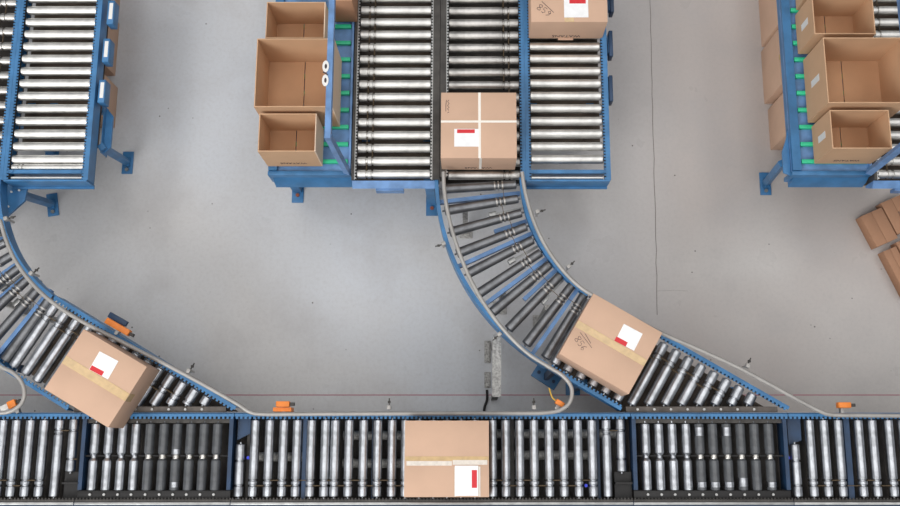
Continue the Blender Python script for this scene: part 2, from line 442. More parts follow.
# ------------------------------------------------------------------ packing tables
def packing_table(ox, label, left_foot):
    x0, x1 = -1.280+ox+(.02 if ox else 0), -.750+ox
    root = thing('packing_table', label, 'table', ((x0+x1)/2, 2.6, 0), group='packing tables beside the lanes')
    zt = .795
    part(root, 'table_top', MB().bb(x0, x1, 1.765, YTOP, zt-.03, zt-.012), M['blue_light'])
    part(root, 'edge_rail', MB().bb(x0, x0+.055, 1.765, YTOP, zt-.012, zt+.014).bb(x0, x0+.004, 1.765, YTOP, .72, zt-.03), M['blue'])
    part(root, 'edge_rail', MB().bb(x1-.014, x1, 1.765, YTOP, zt-.012, zt+.014), M['blue_light'])
    part(root, 'end_beam', MB().bb(x0-.005, x1, 1.735, 1.763, .63, zt+.004, bevel=.003)
         .quadprism([(x0+.02, 1.70, .63), (x1, 1.70, .63), (x1, 1.735, .63), (x0+.02, 1.735, .63)], [(x0+.02, 1.715, .70), (x1, 1.715, .70), (x1, 1.735, .74), (x0+.02, 1.735, .74)]), M['blue'])
    y = 1.825
    while y < YTOP:
        part(root, 'slide_strip', MB().bb(x0+.060, x1-.02, y-.0125, y+.0125, zt-.0118, zt+.0145, bevel=.002), M['green'])
        y += .117
    for x in (x0+(.33 if ox > 0 else .05), x1-.05):
        for yy in (2.1, 3.3):
            g = MB().bb(x-.025, x+.025, yy-.025, yy+.025, .008, .76)
            lg = part(root, 'leg', g, M['blue'])
            part(lg, 'foot_plate', MB().bb(x-.045, x+.045, yy-.045, yy+.045, 0, .008), M['blue'])
    part(root, 'lower_shelf', MB().bb(x0+.34, x1-.01, 2.2, YTOP, .10, .12), M['gun'])
    # raised side bar with its sloping end
    zb = 1.5; xb = x1-.045
    part(root, 'raised_bar', MB().bar((xb, 1.74, zb), (xb, YTOP, zb), .034, .05).bar((xb, 1.76, zb), (x1-.020, 1.752, zt), .03, .04), M['blue_light'])
    part(root, 'upright', MB().bb(xb-.015, xb+.015, 3.3, 3.34, zt, zb), M['blue'])
    # oval tag hung on the bar
    c = Vector((xb-.022, 2.13, zb+.026))
    def oval(g, dx, dy, rx, ry, z0, z1):
        g.prism([(c.x+dx+rx*math.cos(2*PI*k/16), c.y+dy+ry*math.sin(2*PI*k/16)) for k in range(16)], z0, z1)
    for dy in (-.043, .043):
        g = MB(); oval(g, 0, dy, .019, .036, c.z, c.z+.004)
        t = part(root, 'number_tag', g, M['white'], 'white oval tag ring')
        g = MB(); oval(g, .001, dy, .007, .015, c.z+.004, c.z+.0048)
        part(t, 'tag_figure', g, M['ink'])
    part(root, 'tag_slash', MB().box((c.x, c.y, c.z+.002), (.032, .008, .003), rz=R(-35)), M['ink'])
    return root
T1 = packing_table(0, 'blue packing table with green slide strips and open cartons, left of the middle roller lanes', True)
T2 = packing_table(D, 'blue packing table with green slide strips and open cartons at the right photo edge', True)
def table_foot(root, px, py, a=None, rz=0.):
    f = P(px, py, 0)
    ft = part(root, 'foot_plate', MB().box((f.x, f.y, .005), (.085, .15, .01), rz=rz, bevel=.003), M['blue'])
    part(ft, 'anchor_bolt', MB().cyl((f.x, f.y-.02, .016), .014, .012, 6), M['copper'])
    return f
f = table_foot(T1, 298, 193)
part(T1, 'leg', MB().bb(f.x-.03, f.x+.03, f.y+.0, f.y+.05, .01, .64), M['blue'])
splay(T2, (-1.285+.01+D, 1.86, .66), (765, 184), size=(.08, .17))
part(T2, 'gusset', MB().prism([(-1.262+D, 1.74), (-1.262+D, 2.06), (-1.28+D, 1.98), (-1.31+D, 1.90), (-1.31+D, 1.76)], .755, .765), M['blue'])
f = table_foot(L1, 432, 206)
part(L1, 'leg', MB().bb(f.x-.03, f.x+.03, f.y+.0, f.y+.05, .01, .66), M['blue'])

# ------------------------------------------------------------------ curves and angled spurs
LDY = -.015
CX, CY, RI, RO, TURN = 1.223, 1.735, .872, 1.420, R(59.5)
RR = 1.146   # radius of the roller centres
dS = Vector((math.cos(TURN-PI/2), math.sin(TURN-PI/2), 0))     # placeholder, set below
dS = Vector((math.sin(TURN), -math.cos(TURN), 0)); nS = Vector((-dS.y, dS.x, 0))*-1   # nS points to the lower left
CURVE_R = roller_mesh('roller', .478, r=.0325, r2=.028, m='sleeve', grooves=(.105, .128), pin=.016)
def ringmesh():
    g = MB()
    for d in (.090, .1165, .140):
        x = .478/2-d; g.lathe([(x-.0055, .0290), (x-.0045, .0308), (x+.0045, .0306), (x+.0055, .0285)], 24)
    return g.mesh('groove_ring', M['steel_mid'])
RINGS = ringmesh()
def arc(ox, r, a0, a1, n=24):
    return [(CX+ox-r*math.cos(a0+(a1-a0)*k/n), CY-r*math.sin(a0+(a1-a0)*k/n)) for k in range(n+1)]
def curve(ox, label):
    global CY
    CY = 1.735+(LDY if ox else 0)
    C = Vector((CX+ox, CY, 0))
    root = thing('curved_roller_conveyor', label, 'conveyor', (ox+.3, 1.2, 0), group='curved roller sections')
    a0, a1 = R(1.2), TURN-R(.3)
    p = [(CX+ox-(RI+.035*(k/24)**2)*math.cos(a0+(a1-a0)*k/24), CY-(RI+.035*(k/24)**2)*math.sin(a0+(a1-a0)*k/24)) for k in range(25)]
    g = MB().ribbon(p, -.014, .012, .800, .806).ribbon(p, .008, .012, .71, .80).ribbon(p, -.008, .012, .71, .715)
    part(root, 'inner_rail', g, M['blue'])
    p = arc(ox, RO, a0, a1, 32)
    g = MB().ribbon(p, -.012, .012, .790, .796).ribbon(p, -.012, -.008, .62, .79).ribbon(p, -.012, .012, .62, .625)
    part(root, 'outer_rail', g, M['blue'])
    for k in range(0, 10):
        a = R(3.5+6.05*k); u = Vector((math.cos(a), math.sin(a), 0))
        mid = C - u*RR
        rz = a     # local +X towards the centre of the turn
        w = Matrix.Translation((mid.x, mid.y, ZR-.0325)) @ Matrix.Rotation(rz, 4, 'Z')
        ro = inst(root, 'roller', CURVE_R, w)
        inst(ro, 'groove_ring', RINGS, w, 'bright metal grooves')
        if k:
            ap = R(3.5+6.05*(k-1)); up = Vector((math.cos(ap), math.sin(ap), 0))
            rr = RI+.125 if k % 2 else RI+.148
            q0, q1 = C-up*rr, C-u*rr
            belts(root, (q0.x, q0.y, ZR-.012), (q1.x, q1.y, ZR-.012), 'belt', .002)
    for k, (f0, f1, zz) in {0.5: (0, 1, .71), 3.48: (0, 1, .71), 5.5: (0, 1, .71), 6.5: (0, .55, .70), 8.45: (0, 1, .71), 2.5: (0, .42, .69)}.items():
        a = R(3.5+6.05*k); u = Vector((math.cos(a), math.sin(a), 0))
        p0 = C-u*(RI+.012); p1 = C-u*(RI+.012+(RO-RI-.024)*f1)
        part(root, 'cross_bar', MB().bar((p0.x, p0.y, zz), (p1.x, p1.y, zz), .026, .04), M['blue_light'])
    # small mounting blocks beneath the rollers
    for k in (1.5, 4.4, 6.1, 7.3):
        a = R(3.5+6.05*k); u = Vector((math.cos(a), math.sin(a), 0)); q = C-u*(RI+.21)
        part(root, 'bearing_block', MB().box((q.x, q.y, .69), (.05, .03, .05), rz=a, bevel=.003).bar((q.x, q.y, .68), tuple(C-u*(RI+.012)+Vector((0, 0, .68))), .015, .015), M['zinc'])
    # legs
    for a_, r_ in ((R(9), 1.25), (R(37), 1.24), (R(50), 1.10)):
        u = Vector((math.cos(a_), math.sin(a_), 0)); q = C-u*r_
        pass
        leg_with_foot(root, q.x, q.y, .68, m='galv', w=.035)
    # outer double foot
    f = P(546, 377, 0) if ox == 0 else P(546, 377, 0)+Vector((ox, 0, 0))
    ft = MB()
    ft.box((f.x, f.y, .006), (.19, .10, .012), rz=R(-33), bevel=.004)
    fo = part(root, 'foot_plate', ft, M['blue'])
    ax = Matrix.Rotation(R(-33), 3, 'Z')
    for s in (-.06, .06):
        q = ax @ Vector((s, 0, 0)); part(fo, 'anchor_bolt', MB().cyl((f.x+q.x, f.y+q.y, .018), .013, .012, 6), M['blue_dark'])
    part(root, 'leg', MB().bar((f.x, f.y, .012), (f.x, f.y, .70), .045, .03), M['blue_dark'])
    return root
CV = curve(0, 'curved conveyor of dark rollers and blue cross bars below the white-taped carton')
CVL = curve(-D, 'curved conveyor of dark rollers at the left photo edge')

YCUT = .262
_spur = {}
BOLT = MB().cyl((0, 0, 0), .008, .008, 8).mesh('bolt', M['zinc'])
def spur(ox, label):
    global CY
    CY = 1.735+(LDY if ox else 0)
    root = thing('angled_roller_conveyor', label, 'conveyor', (ox+1.1, .6, 0), group='angled spur sections merging into the main line')
    A = Vector((CX+ox-RI*math.cos(TURN), CY-RI*math.sin(TURN), 0))
    W = RO-RI
    B = A+nS*W
    A = A+nS*.035; W = W-.035
    # upper rail, lower rail
    sT_ = (A.y-.245)/-dS.y; sB = (B.y-.250)/-dS.y
    e = A+dS*sT_; e2 = B+dS*sB
    g = MB().ribbon([A+dS*.01, e], -.004, .018, .800, .806, tpitch=.0265, tside=-1, tw=.014).ribbon([A+dS*.01, e], .014, .018, .66, .80)
    part(root, 'side_rail', g, M['blue'])
    g = MB().ribbon([B+dS*.01, e2], -.014, .006, .800, .806, tpitch=.0265, tside=1, tw=.014).ribbon([B+dS*.01, e2], -.014, -.010, .70, .80)
    part(root, 'side_rail', g, M['blue'])
    s = .03
    i = 0; prev = None
    while True:
        top = A
        tmax = (A.y-.5225*0 + dS.y*s - YCUT-.012)/-nS.y
        tend = min(W-.030, tmax)
        ln = tend-.024
        if ln < .025: break
        key = round(ln, 3)
        if key not in _spur:
            gr = tuple(x for x in (.085, .115) if x < ln-.02)
            _spur[key] = roller_mesh('roller', ln, r=.0310, m='steel_main', grooves=gr, pin=.010)
        mid = A+dS*s+nS*(.024+ln/2)
        rz = math.atan2(-nS.y, -nS.x)
        inst(root, 'roller', _spur[key], Matrix.Translation((mid.x, mid.y, ZR-.0310)) @ Matrix.Rotation(rz, 4, 'Z'))
        if prev is not None and ln > .15:
            off = .115 if i % 2 else .145
            q0 = A+dS*(s-.088)+nS*off; q1 = A+dS*s+nS*off
            belts(root, (q0.x, q0.y, ZR-.010), (q1.x, q1.y, ZR-.010), 'belt')
        prev = s; s += .088; i += 1
    # end plate along the main line
    g = MB().bb(e2.x+.03, e.x-.06, .228, YCUT, .765, .785)
    pl = part(root, 'end_plate', g, M['plate'])
    x = e2.x+.10
    while x < e.x-.15:
        inst(pl, 'bolt', BOLT, Matrix.Translation((x, .245, .789))); x += .102
    part(root, 'under_pan', MB().prism([tuple((A+dS*.02+nS*.02)[:2]), tuple((B+dS*.02-nS*.02)[:2]), (e2.x+.02, .24), (e.x-.03, .24)], .58, .585), M['panbrown'])
    m1 = A+dS*.35+nS*.02; m2 = A+dS*1.1+nS*.03
    if ox < 0: m1 = A+dS*.10+nS*.34; m2 = A+dS*.62+nS*.25
    leg_with_foot(root, m1.x, m1.y, .58); leg_with_foot(root, m2.x, m2.y, .58)
    m3 = B+dS*.25-nS*.04
    leg_with_foot(root, m3.x, m3.y, .66, w=.04)
    part(root, 'cross_beam', MB().bar((m1.x, m1.y, .555), (m3.x, m3.y, .555), .03, .045), M['blue'])
    return root
SP = spur(0, 'angled triangular spur of shortening rollers under the scribbled carton right of the middle')
SPL = spur(-D, 'angled triangular spur of shortening rollers under the carton at lower left')

# ------------------------------------------------------------------ main line
YA, YB = .182, -.276          # roller span
ROLL_M = roller_mesh('roller', YA-YB, r=.0288, m='steel_main', grooves=(.458-.066, .458-.098))
ROLL_P = roller_mesh('roller', YA-YB, r=.0288, m='steel_main', grooves=(.06, .085))
SHORT_T = roller_mesh('roller', .315, r=.0288, m='steel_main', grooves=(.07, .24))
SHORT_B = roller_mesh('roller', .312, r=.0288, m='steel_main', grooves=(.10, .246))
def hourglass(name, mid, ends):
    L = .390
    prof = [(-L/2-.02, .006), (-L/2-.008, .006), (-L/2-.006, .016), (-L/2, .0285), (-.024, .0295), (-.007, .0175), (.007, .0175), (.024, .0295), (L/2, .0285), (L/2+.006, .016), (L/2+.008, .006), (L/2+.02, .006)]
    return MB().lathe(prof, 24).mesh(name, M[mid])
HG_S = hourglass('roller', 'steel_main', None); HG_R = hourglass('roller', 'rubber', None)
def worn(off, ln):
    return MB().lathe([(off-ln/2, .0285), (off-ln/2, .0299), (off+ln/2, .0299), (off+ln/2, .0285)], 24).mesh('worn_patch', M['steel_main'])
WP = {'mid': worn(.03, .03), 'end': worn(-.165, .03), 'top': worn(.15, .05), 'long': worn(-.15, .05), 'neck': MB().lathe([(-.012, .0215), (-.008, .0222), (-.006, .0202), (.006, .0202), (.008, .0222), (.012, .0215)], 24).mesh('neck_ring', M['ring'])}
RY = Matrix.Rotation(PI/2, 4, 'Z')          # local +X -> +Y
def Xof(px, py=458): return P(px, py).x
def main_root(name, label, x0, x1, cat='conveyor', group='sections of the main line'):
    root = thing(name, label, cat, ((x0+x1)/2, -.05, 0), group=group)
    g = MB().ribbon([(x0, .207), (x1, .207)], -.006, .010, .800, .806, tpitch=.0267, tside=-1, tw=.014, tooth=.014).bb(x0, x1, .220, .224, .60, .80)
    part(root, 'side_rail', g, M['blue'])
    g = MB().bb(x0, x1, -.321, -.306, .80, .811, bevel=.002)
    part(root, 'edge_strip', g, M['zinc'])
    g = MB().ribbon([(x0, -.299), (x1, -.299)], -.006, .008, .796, .802, tpitch=.0205, tside=1, tw=.008, tooth=.010).bb(x0, x1, -.300, -.297, .60, .80)
    part(root, 'side_rail', g, M['gun'])
    part(root, 'under_pan', MB().bb(x0, x1, -.296, .219, .600, .606), M['pan'])
    part(root, 'shade_skirt', MB().bb(x0, x1, .216, .220, .10, .60), M['gun'])  # unseen skirts, added to block light and darken the floor beside the line
    part(root, 'shade_skirt', MB().bb(x0, x1, -.300, -.296, .10, .60), M['gun'])
    for x in (x0+.06, x1-.06):
        for y in (-.26, .18):
            leg_with_foot(root, x, y, .60, m='blue_dark', w=.045)
    return root
def straight(root, pxs, style=None):
    xs = [Xof(p) for p in pxs]
    for i, x in enumerate(xs):
        inst(root, 'roller', ROLL_M, Matrix.Translation((x, (YA+YB)/2, ZR-.0288)) @ RY)
        if i:
            y = YB+(.066 if i % 2 else .098)
            belts(root, (xs[i-1]+.02, y, ZR-.008), (x-.02, y, ZR-.008))
def lower_bits(root, spec):
    for px, w, m, z in spec:
        x = Xof(px); part(root, 'cross_bar', MB().bb(x-w/2, x+w/2, -.29, .215, z-.05, z), M[m])
xA = Xof(82.5); xB = Xof(231); xC = Xof(636.5); xD = Xof(786)
m1 = main_root('roller_conveyor', 'main line roller section at the lower left corner below the small guide hook', -4.1, xA-.03)
straight(m1, [-43, -29, -16, -2, 11.5, 25.6, 39.6])
inst(m1, 'roller', ROLL_P, Matrix.Translation((Xof(55), (YA+YB)/2, ZR-.0288)) @ RY)
inst(m1, 'roller', SHORT_T, Matrix.Translation((Xof(69.5), .187-.1575, ZR-.0288)) @ RY)
belts(m1, (Xof(55)+.02, .117, ZR-.008), (Xof(69.5)-.02, .117, ZR-.008)); belts(m1, (Xof(69.5)+.02, -.053, ZR-.008), (xA-.035, -.053, ZR-.008), 'belt')
part(m1, 'roller_bracket', MB().bb(Xof(63), Xof(80), -.29, -.13, .72, .75).bb(Xof(63), Xof(80), -.20, -.19, .75, .79), M['black'])
m2 = main_root('roller_conveyor', 'long main line roller section carrying the carton with the plastic-wrapped label', xB+.012, xC-.03)
inst(m2, 'roller', SHORT_B, Matrix.Translation((Xof(239), YB+.156, ZR-.0288)) @ RY)
straight(m2, [253, 267.7, 282, 295.6, 310, 324, 334, 348, 362.6, 377, 391.5, 405, 419, 433, 447, 461, 475, 492.6, 506, 520, 534.5, 549.5, 564, 578.7, 593])
inst(m2, 'roller', ROLL_P, Matrix.Translation((Xof(607.6), (YA+YB)/2, ZR-.0288)) @ RY)
inst(m2, 'roller', SHORT_T, Matrix.Translation((Xof(622), .187-.1575, ZR-.0288)) @ RY)
belts(m2, (Xof(607.6)+.02, .117, ZR-.008), (Xof(622)-.02, .117, ZR-.008))
part(m2, 'roller_bracket', MB().bb(Xof(615), Xof(632), -.29, -.13, .72, .75).bb(Xof(615), Xof(632), -.20, -.19, .75, .79), M['black'])
part(m2, 'corner_plate', MB().prism([(xB+.02, .214), (Xof(247), .214), (Xof(247), .10), (xB+.02, .06)], .74, .745), M['blue_dark'])
lower_bits(m2, [(303.6, .028, 'blue_dark', .77), (513, .025, 'gun', .70), (600, .02, 'blue_dark', .72), (372, .02, 'blue_dark', .72), (245, .02, 'gun', .72)])
for k, (a, b, y) in enumerate([(340, 400, .09), (340, 400, -.08), (496, 620, .10), (496, 600, -.03), (250, 300, -.04)]):
    part(m2, 'drive_shaft', MB().cyl(((Xof(a)+Xof(b))/2, y, .66), .028, Xof(b)-Xof(a), 12, 'X'), M['galv'])
for px, y in ((611, -.047), (586, -.21), (247, -.045)):
    part(m2, 'hose_cap', MB().cyl((Xof(px), y, .755), .010, .03, 10), M['bluecap'])
m3 = main_root('roller_conveyor', 'main line roller section at the lower right corner below the angled guide tube', xD+.03, 4.1)
inst(m3, 'roller', SHORT_B, Matrix.Translation((Xof(797), YB+.156, ZR-.0288)) @ RY)
straight(m3, [813, 827.5, 842, 862.5, 876.5, 893, 907, 921, 935])
part(m3, 'corner_plate', MB().prism([(xD+.04, .214), (Xof(806), .214), (Xof(806), .06), (xD+.04, .03)], .74, .745), M['blue_dark'])
lower_bits(m3, [(851, .035, 'blue_dark', .77)])
part(m3, 'hose_cap', MB().cyl((Xof(789.5), -.045, .76), .012, .03, 10), M['bluecap'])
def transfer(label, x0, x1, pxs, kinds):
    root = thing('transfer_unit', label, 'conveyor', ((x0+x1)/2, -.05, 0), group='transfer units with waisted rollers')
    g = MB().ribbon([(x0, .207), (x1, .207)], -.006, .010, .800, .806, tpitch=.0267, tside=-1, tw=.014, tooth=.014).bb(x0, x1, .220, .224, .60, .80)
    part(root, 'side_rail', g, M['blue'])
    part(root, 'edge_strip', MB().bb(x0, x1, -.321, -.306, .80, .811, bevel=.002), M['zinc'])
    part(root, 'side_rail', MB().ribbon([(x0, -.299), (x1, -.299)], -.006, .008, .796, .802, tpitch=.0205, tside=1, tw=.008, tooth=.010).bb(x0, x1, -.300, -.297, .60, .80), M['gun'])
    part(root, 'under_pan', MB().bb(x0, x1, -.296, .219, .600, .606), M['pan'])
    part(root, 'shade_skirt', MB().bb(x0, x1, .216, .220, .10, .60), M['gun'])  # same added light-blocking skirts as on the straight sections
    part(root, 'shade_skirt', MB().bb(x0, x1, -.300, -.296, .10, .60), M['gun'])
    part(root, 'bearing_bar', MB().bb(x0+.03, x1-.03, .163, .19, .74, .775), M['gun'])
    part(root, 'bearing_bar', MB().bb(x0+.005, x1-.005, -.285, -.238, .75, .785, bevel=.003), M['black'])
    for p in pxs: inst(root, 'bolt', BOLT, Matrix.Translation((Xof(p), -.262, .789)))
    for x in (x0+.018, x1-.018): part(root, 'cross_bar', MB().bb(x-.012, x+.012, -.235, .22, .68, .79), M['blue_dark'])
    for p, k in zip(pxs, kinds):
        w = Matrix.Translation((Xof(p), -.0395, ZR-.0292)) @ RY
        o = inst(root, 'roller', HG_S if k[0] == 's' else HG_R, w, 'bare steel waisted roller' if k[0] == 's' else 'black rubber waisted roller')
        if k[0] == 'r':
            inst(o, 'neck_ring', WP['neck'], w)
        for c_, nm in (('m', 'mid'), ('e', 'end'), ('t', 'top'), ('l', 'long')):
            if c_ in k[1:]: inst(o, 'worn_patch', WP[nm], w, 'shiny worn band')
    part(root, 'chain', MB().tube([(x0+.03, -.034, .765), (x1-.03, -.034, .765)], .006, 6), M['black'])
    for x in (x0+.05, x1-.05):
        for y in (-.26, .18): leg_with_foot(root, x, y, .60, m='blue_dark', w=.045)
    return root
transfer('black transfer unit with ten waisted rollers beneath the lower left carton corner', xA-.026, xB+.008,
         [92, 106, 119.6, 133, 147, 161, 174.5, 188, 201.5, 215], ['s', 's', 's', 's', 'r', 'r', 'rme', 'r', 'r', 'r'])
transfer('black transfer unit with ten waisted rollers below the right angled spur', xC-.026, xD+.026,
         [647, 660.5, 674, 688, 701.5, 715, 729, 743, 757, 771.5], ['s', 's', 's', 's', 'rte', 're', 'rte', 'rl', 'r', 're'])
# kick panel of the machine along the bottom edge of the picture
bp = MB().bb(-4.1, 4.1, -.338, -.301, .50, .770)
solo('side_guard_panel', bp, M['blue_dark'], 'dark blue guard panel running along the very bottom edge below the main line', 'panel')




# ------------------------------------------------------------------ guide tubes
def smooth(pts, n=6):
    out = []
    pts = [Vector(p) for p in pts]
    q = [pts[0]*2-pts[1]]+pts+[pts[-1]*2-pts[-2]]
    for i in range(1, len(q)-2):
        for k in range(n):
            t = k/n; a, b, c, d = q[i-1], q[i], q[i+1], q[i+2]
            out.append(.5*((2*b)+(-a+c)*t+(2*a-5*b+4*c-d)*t*t+(-a+3*b-3*c+d)*t**3))
    out.append(pts[-1]); return out
ZG = .90
def clamp(root, px, py, ang, flip=1):
    c = P(px, py, ZG); ax = Vector((math.cos(ang), math.sin(ang), 0)); nn = Vector((-ax.y, ax.x, 0))*flip
    b = c+nn*.022
    cl = part(root, 'clamp', MB().box((b.x, b.y, ZG), (.024, .026, .040), rz=ang, bevel=.004).bar((b.x, b.y, ZG-.02), (b.x, b.y, .80), .012, .012), M['guide'], 'pale grey clamp block')
    k = b+nn*.032
    part(cl, 'knob', MB().cyl((k.x, k.y, ZG-.01), .008, .016, 10, 'X').bar(tuple(b+Vector((0, 0, -.01))), tuple(b+nn*.055+Vector((0, 0, -.01))), .007, .007), M['gun'])
def guide(label, pxs, clamps):
    pts = smooth([P(x, y, ZG) for x, y in pxs])
    c = pts[len(pts)//2]
    root = thing('guide_tube', label, 'guide rail', (c.x, c.y, .80), group='grey guide tubes')
    part(root, 'tube', MB().tube(pts, .0125, 12), M['guide'])
    for cc in clamps: clamp(root, *cc)
guide('long grey guide tube from the central curve round its hook to the left spur',
      [(443.5, 172), (444.5, 192), (449, 218), (457, 246), (468, 274), (483, 302), (503, 329), (526, 352), (549, 367), (563, 376), (571.5, 388), (570, 402), (560, 410), (545, 412.8), (520, 413.3), (400, 413.5), (300, 414), (265, 414.2), (250, 412), (235, 402.5), (187, 375.5), (130, 346), (83, 322), (52, 302), (30, 281), (15, 260), (6, 240), (0, 220)],
      [(447, 243, R(-75), -1), (502, 332, R(-48), -1), (534, 411, 0, 1), (389, 411, 0, 1), (187, 374, R(-30), 1), (29, 276, R(-45), 1), (3, 220, R(-70), 1), (566, 265, R(-47), 1)][:7])
guide('grey guide tube from inner central curve down to the lower right edge',
      [(522, 172), (525.5, 193), (533, 219), (545, 245), (561, 268), (580, 287), (603, 301), (655, 330), (700, 350), (744, 370.5), (800, 401), (823, 412.5), (835, 415), (860, 415.3), (915, 415.8)],
      [(534, 213, R(-72), 1), (566, 269, R(-47), 1), (746, 369, R(-28), 1)])
guide('short grey guide tube hook in the lower left corner',
      [(-14, 352), (0, 366), (12, 372), (21, 381), (24.5, 393), (21, 404), (10, 411.5), (-5, 413), (-40, 413)], [])

# ------------------------------------------------------------------ orange sensors and small hardware
def sensor(label, px, py, ang, ln, flag=None, z=.86, base=True, body='orange', w=.034):
    c = P(px, py, z)
    root = thing('photoelectric_sensor', label, 'sensor', (c.x, c.y, .80), ang, group='orange sensors by the guide tubes')
    part(root, 'housing', MB().bb(-ln/2, ln/2, -w/2, w/2, .015, .06, bevel=.004), M[body], local=True)
    if base: part(root, 'bracket', MB().bb(-ln*.75, ln*.6, -w*1.1-.006, -w*.5-.002, -.06, .035), M['orange'], local=True)
    part(root, 'plug', MB().bb(ln/2, ln/2+.03, -.010, .010, .025, .05, bevel=.003), M['gun'], local=True)
    part(root, 'mounting_arm', MB().bb(-.01, .01, -w*1.0-.012, w*.5, -.02, .014), M['zinc'], local=True)
    return root
sensor('orange sensor on its orange bracket above the guide tube, right of the left spur tip', 282.5, 404, 0, .082)
sensor('small orange sensor above the guide tube at lower right', 845, 405, 0, .078, base=False)
s1 = sensor('long orange sensor standing off the left spur\'s guide tube', 117, 326.5, R(-29), .17, base=False, w=.038)
part(s1, 'reflector_bracket', MB().bb(-.10, .03, .02, .055, .0, .03, bevel=.004), M['blue_dark'], local=True)
s2 = sensor('pale orange sensor with yellow lead inside the central guide hook', 560, 403, R(-30), .055, base=False, w=.03)
part(s2, 'cable', MB().tube(smooth([(-.03, 0, .04), (-.06, .012, .03), (-.10, .05, .02)]), .004, 8), mat('yellow_cable', (.75, .45, .05), .5), local=True)
s3 = sensor('orange sensor with grey plug inside the small guide hook at lower left', 11, 404, R(25), .05, base=False, w=.045)
part(s3, 'connector', MB().bb(-.075, -.025, -.018, .018, .015, .05, bevel=.004), M['white'], local=True)

# galvanised tie channel between curve and main line
a, b = P(497, 337, .62), P(496.5, 397, .62)
g = MB().bar((a.x, a.y, .62), (b.x, b.y, .62), .055, .006).bar((a.x-.026, a.y, .60), (b.x-.026, b.y, .60), .004, .04).bar((a.x+.026, a.y, .60), (b.x+.026, b.y, .60), .004, .04)
g.bb(a.x-.02, a.x+.02, a.y-.02, a.y+.02, 0, .617)
g.bb(b.x-.02, b.x+.02, b.y+.01, b.y+.04, 0, .617)
solo('tie_channel', g, M['galv'], 'speckled galvanised channel running from the central curve towards the main line', 'channel')
for i, (py0, py1) in enumerate(((341, 363), (372, 388))):
    a, b = P(487.5, py0, 0), P(487.5, py1, 0)
    g = MB().bb(a.x-.022, a.x+.022, b.y, a.y, 0, .012, bevel=.003).bb(a.x-.012, a.x+.012, b.y+.01, a.y-.01, .012, .03)
    solo('floor_bracket', g, M['galv'], ['small grey floor bracket left of the galvanised channel, farther from the main line', 'small grey floor bracket left of the galvanised channel, nearer the main line'][i], 'bracket', 'floor brackets by the channel')
a, b, c2 = P(487, 388, .01), P(487, 400, .01), P(484, 411, .01)
solo('floor_cable', MB().tube(smooth([a+Vector((0, -.012, 0)), b, c2, c2+Vector((-.02, -.25, 0))]), .009, 8), M['black'], 'short black cable running from the floor bracket under the main line', 'cable')

# ------------------------------------------------------------------ cartons
def closed_carton(label, c, size, rz, lab=None, tape='x', group='closed parcels riding the conveyors', text=None, script=None, m='kraft'):
    sx, sy, sz = size
    root = thing('cardboard_box', label, 'box', c, rz, group)
    part(root, 'body', MB().bb(-sx/2, sx/2, -sy/2, sy/2, 0, sz-.004, bevel=.003), M[m], local=True)
    if tape.startswith('y'):
        part(root, 'flap', MB().bb(-sx/2, -.001, -sy/2, sy/2, sz-.004, sz, bevel=.001), M[m], local=True)
        part(root, 'flap', MB().bb(.001, sx/2, -sy/2, sy/2, sz-.004, sz, bevel=.001), M[m], local=True)
    else:
        part(root, 'flap', MB().bb(-sx/2, sx/2, -sy/2, -.001, sz-.004, sz, bevel=.001), M[m], local=True)
        part(root, 'flap', MB().bb(-sx/2, sx/2, .001, sy/2, sz-.004, sz, bevel=.001), M[m], local=True)
    return root
T = .0012
def strip(root, x0, x1, y0, y1, z, m, label=None, name='tape'):
    return part(root, name, MB().bb(x0, x1, y0, y1, z+.0003, z+T), M[m], label, local=True)
def paper(root, cx, cy, w, h, rz, z, red, m='paper'):
    """label with its red band; red = (cx, cy, w, h) within the label"""
    lb = part(root, 'label', MB().box((cx, cy, z+.0018), (w, h, .0012), rz=rz), M[m], 'white shipping label', local=True)
    q = Matrix.Rotation(rz, 3, 'Z') @ Vector((red[0], red[1], 0))
    part(lb, 'red_band', MB().box((cx+q.x, cy+q.y, z+.0028), (red[2], red[3], .0008), rz=rz), M['red'], local=True)
    return lb
def scrawl(root, strokes, z, ox, oy, s, rz, name='handwriting', r=.0016):
    rot = Matrix.Rotation(rz, 3, 'Z'); g = MB()
    for st in strokes:
        pts = [rot @ Vector((x*s, y*s, 0))+Vector((ox, oy, 0)) for x, y in st]
        g.ribbon([(p.x, p.y) for p in pts], -r, r, z, z+.0012)
    part(root, name, g, M['ink'], local=True)
def digit8(x): return [[(x+.3*math.sin(2*t)*1., .5-.5*math.cos(t)) for t in [PI*2*k/14 for k in range(15)]]]
def digit5(x): return [[(x+.28, 1), (x-.2, 1), (x-.24, .55), (x+.1, .6), (x+.28, .35), (x+.1, .02), (x-.22, .08)]]
def digit6(x): return [[(x+.2, 1), (x-.15, .7), (x-.25, .3), (x, 0), (x+.25, .25), (x, .5), (x-.22, .3)]]
def digit9(x): return [[(x-.2, 0), (x+.15, .3), (x+.25, .7), (x, 1), (x-.25, .75), (x, .5), (x+.22, .7)]]
def front_text(root, body, x, y, z, size, upside=True, m='ink'):
    mt = Matrix.Translation((x, y, z)) @ Matrix.Rotation(PI/2, 4, 'X') @ Matrix.Rotation(PI if upside else 0, 4, 'Z')
    text_part(root, 'printed_word', body, size, M[m], mt)

def top_place(corners, sz, z=ZR):
    """mean of the four pixel corners on the lid level"""
    ps = [P(x, y, z+sz) for x, y in corners]; c = sum(ps, Vector())/4
    return Vector((c.x, c.y, z+.0005))
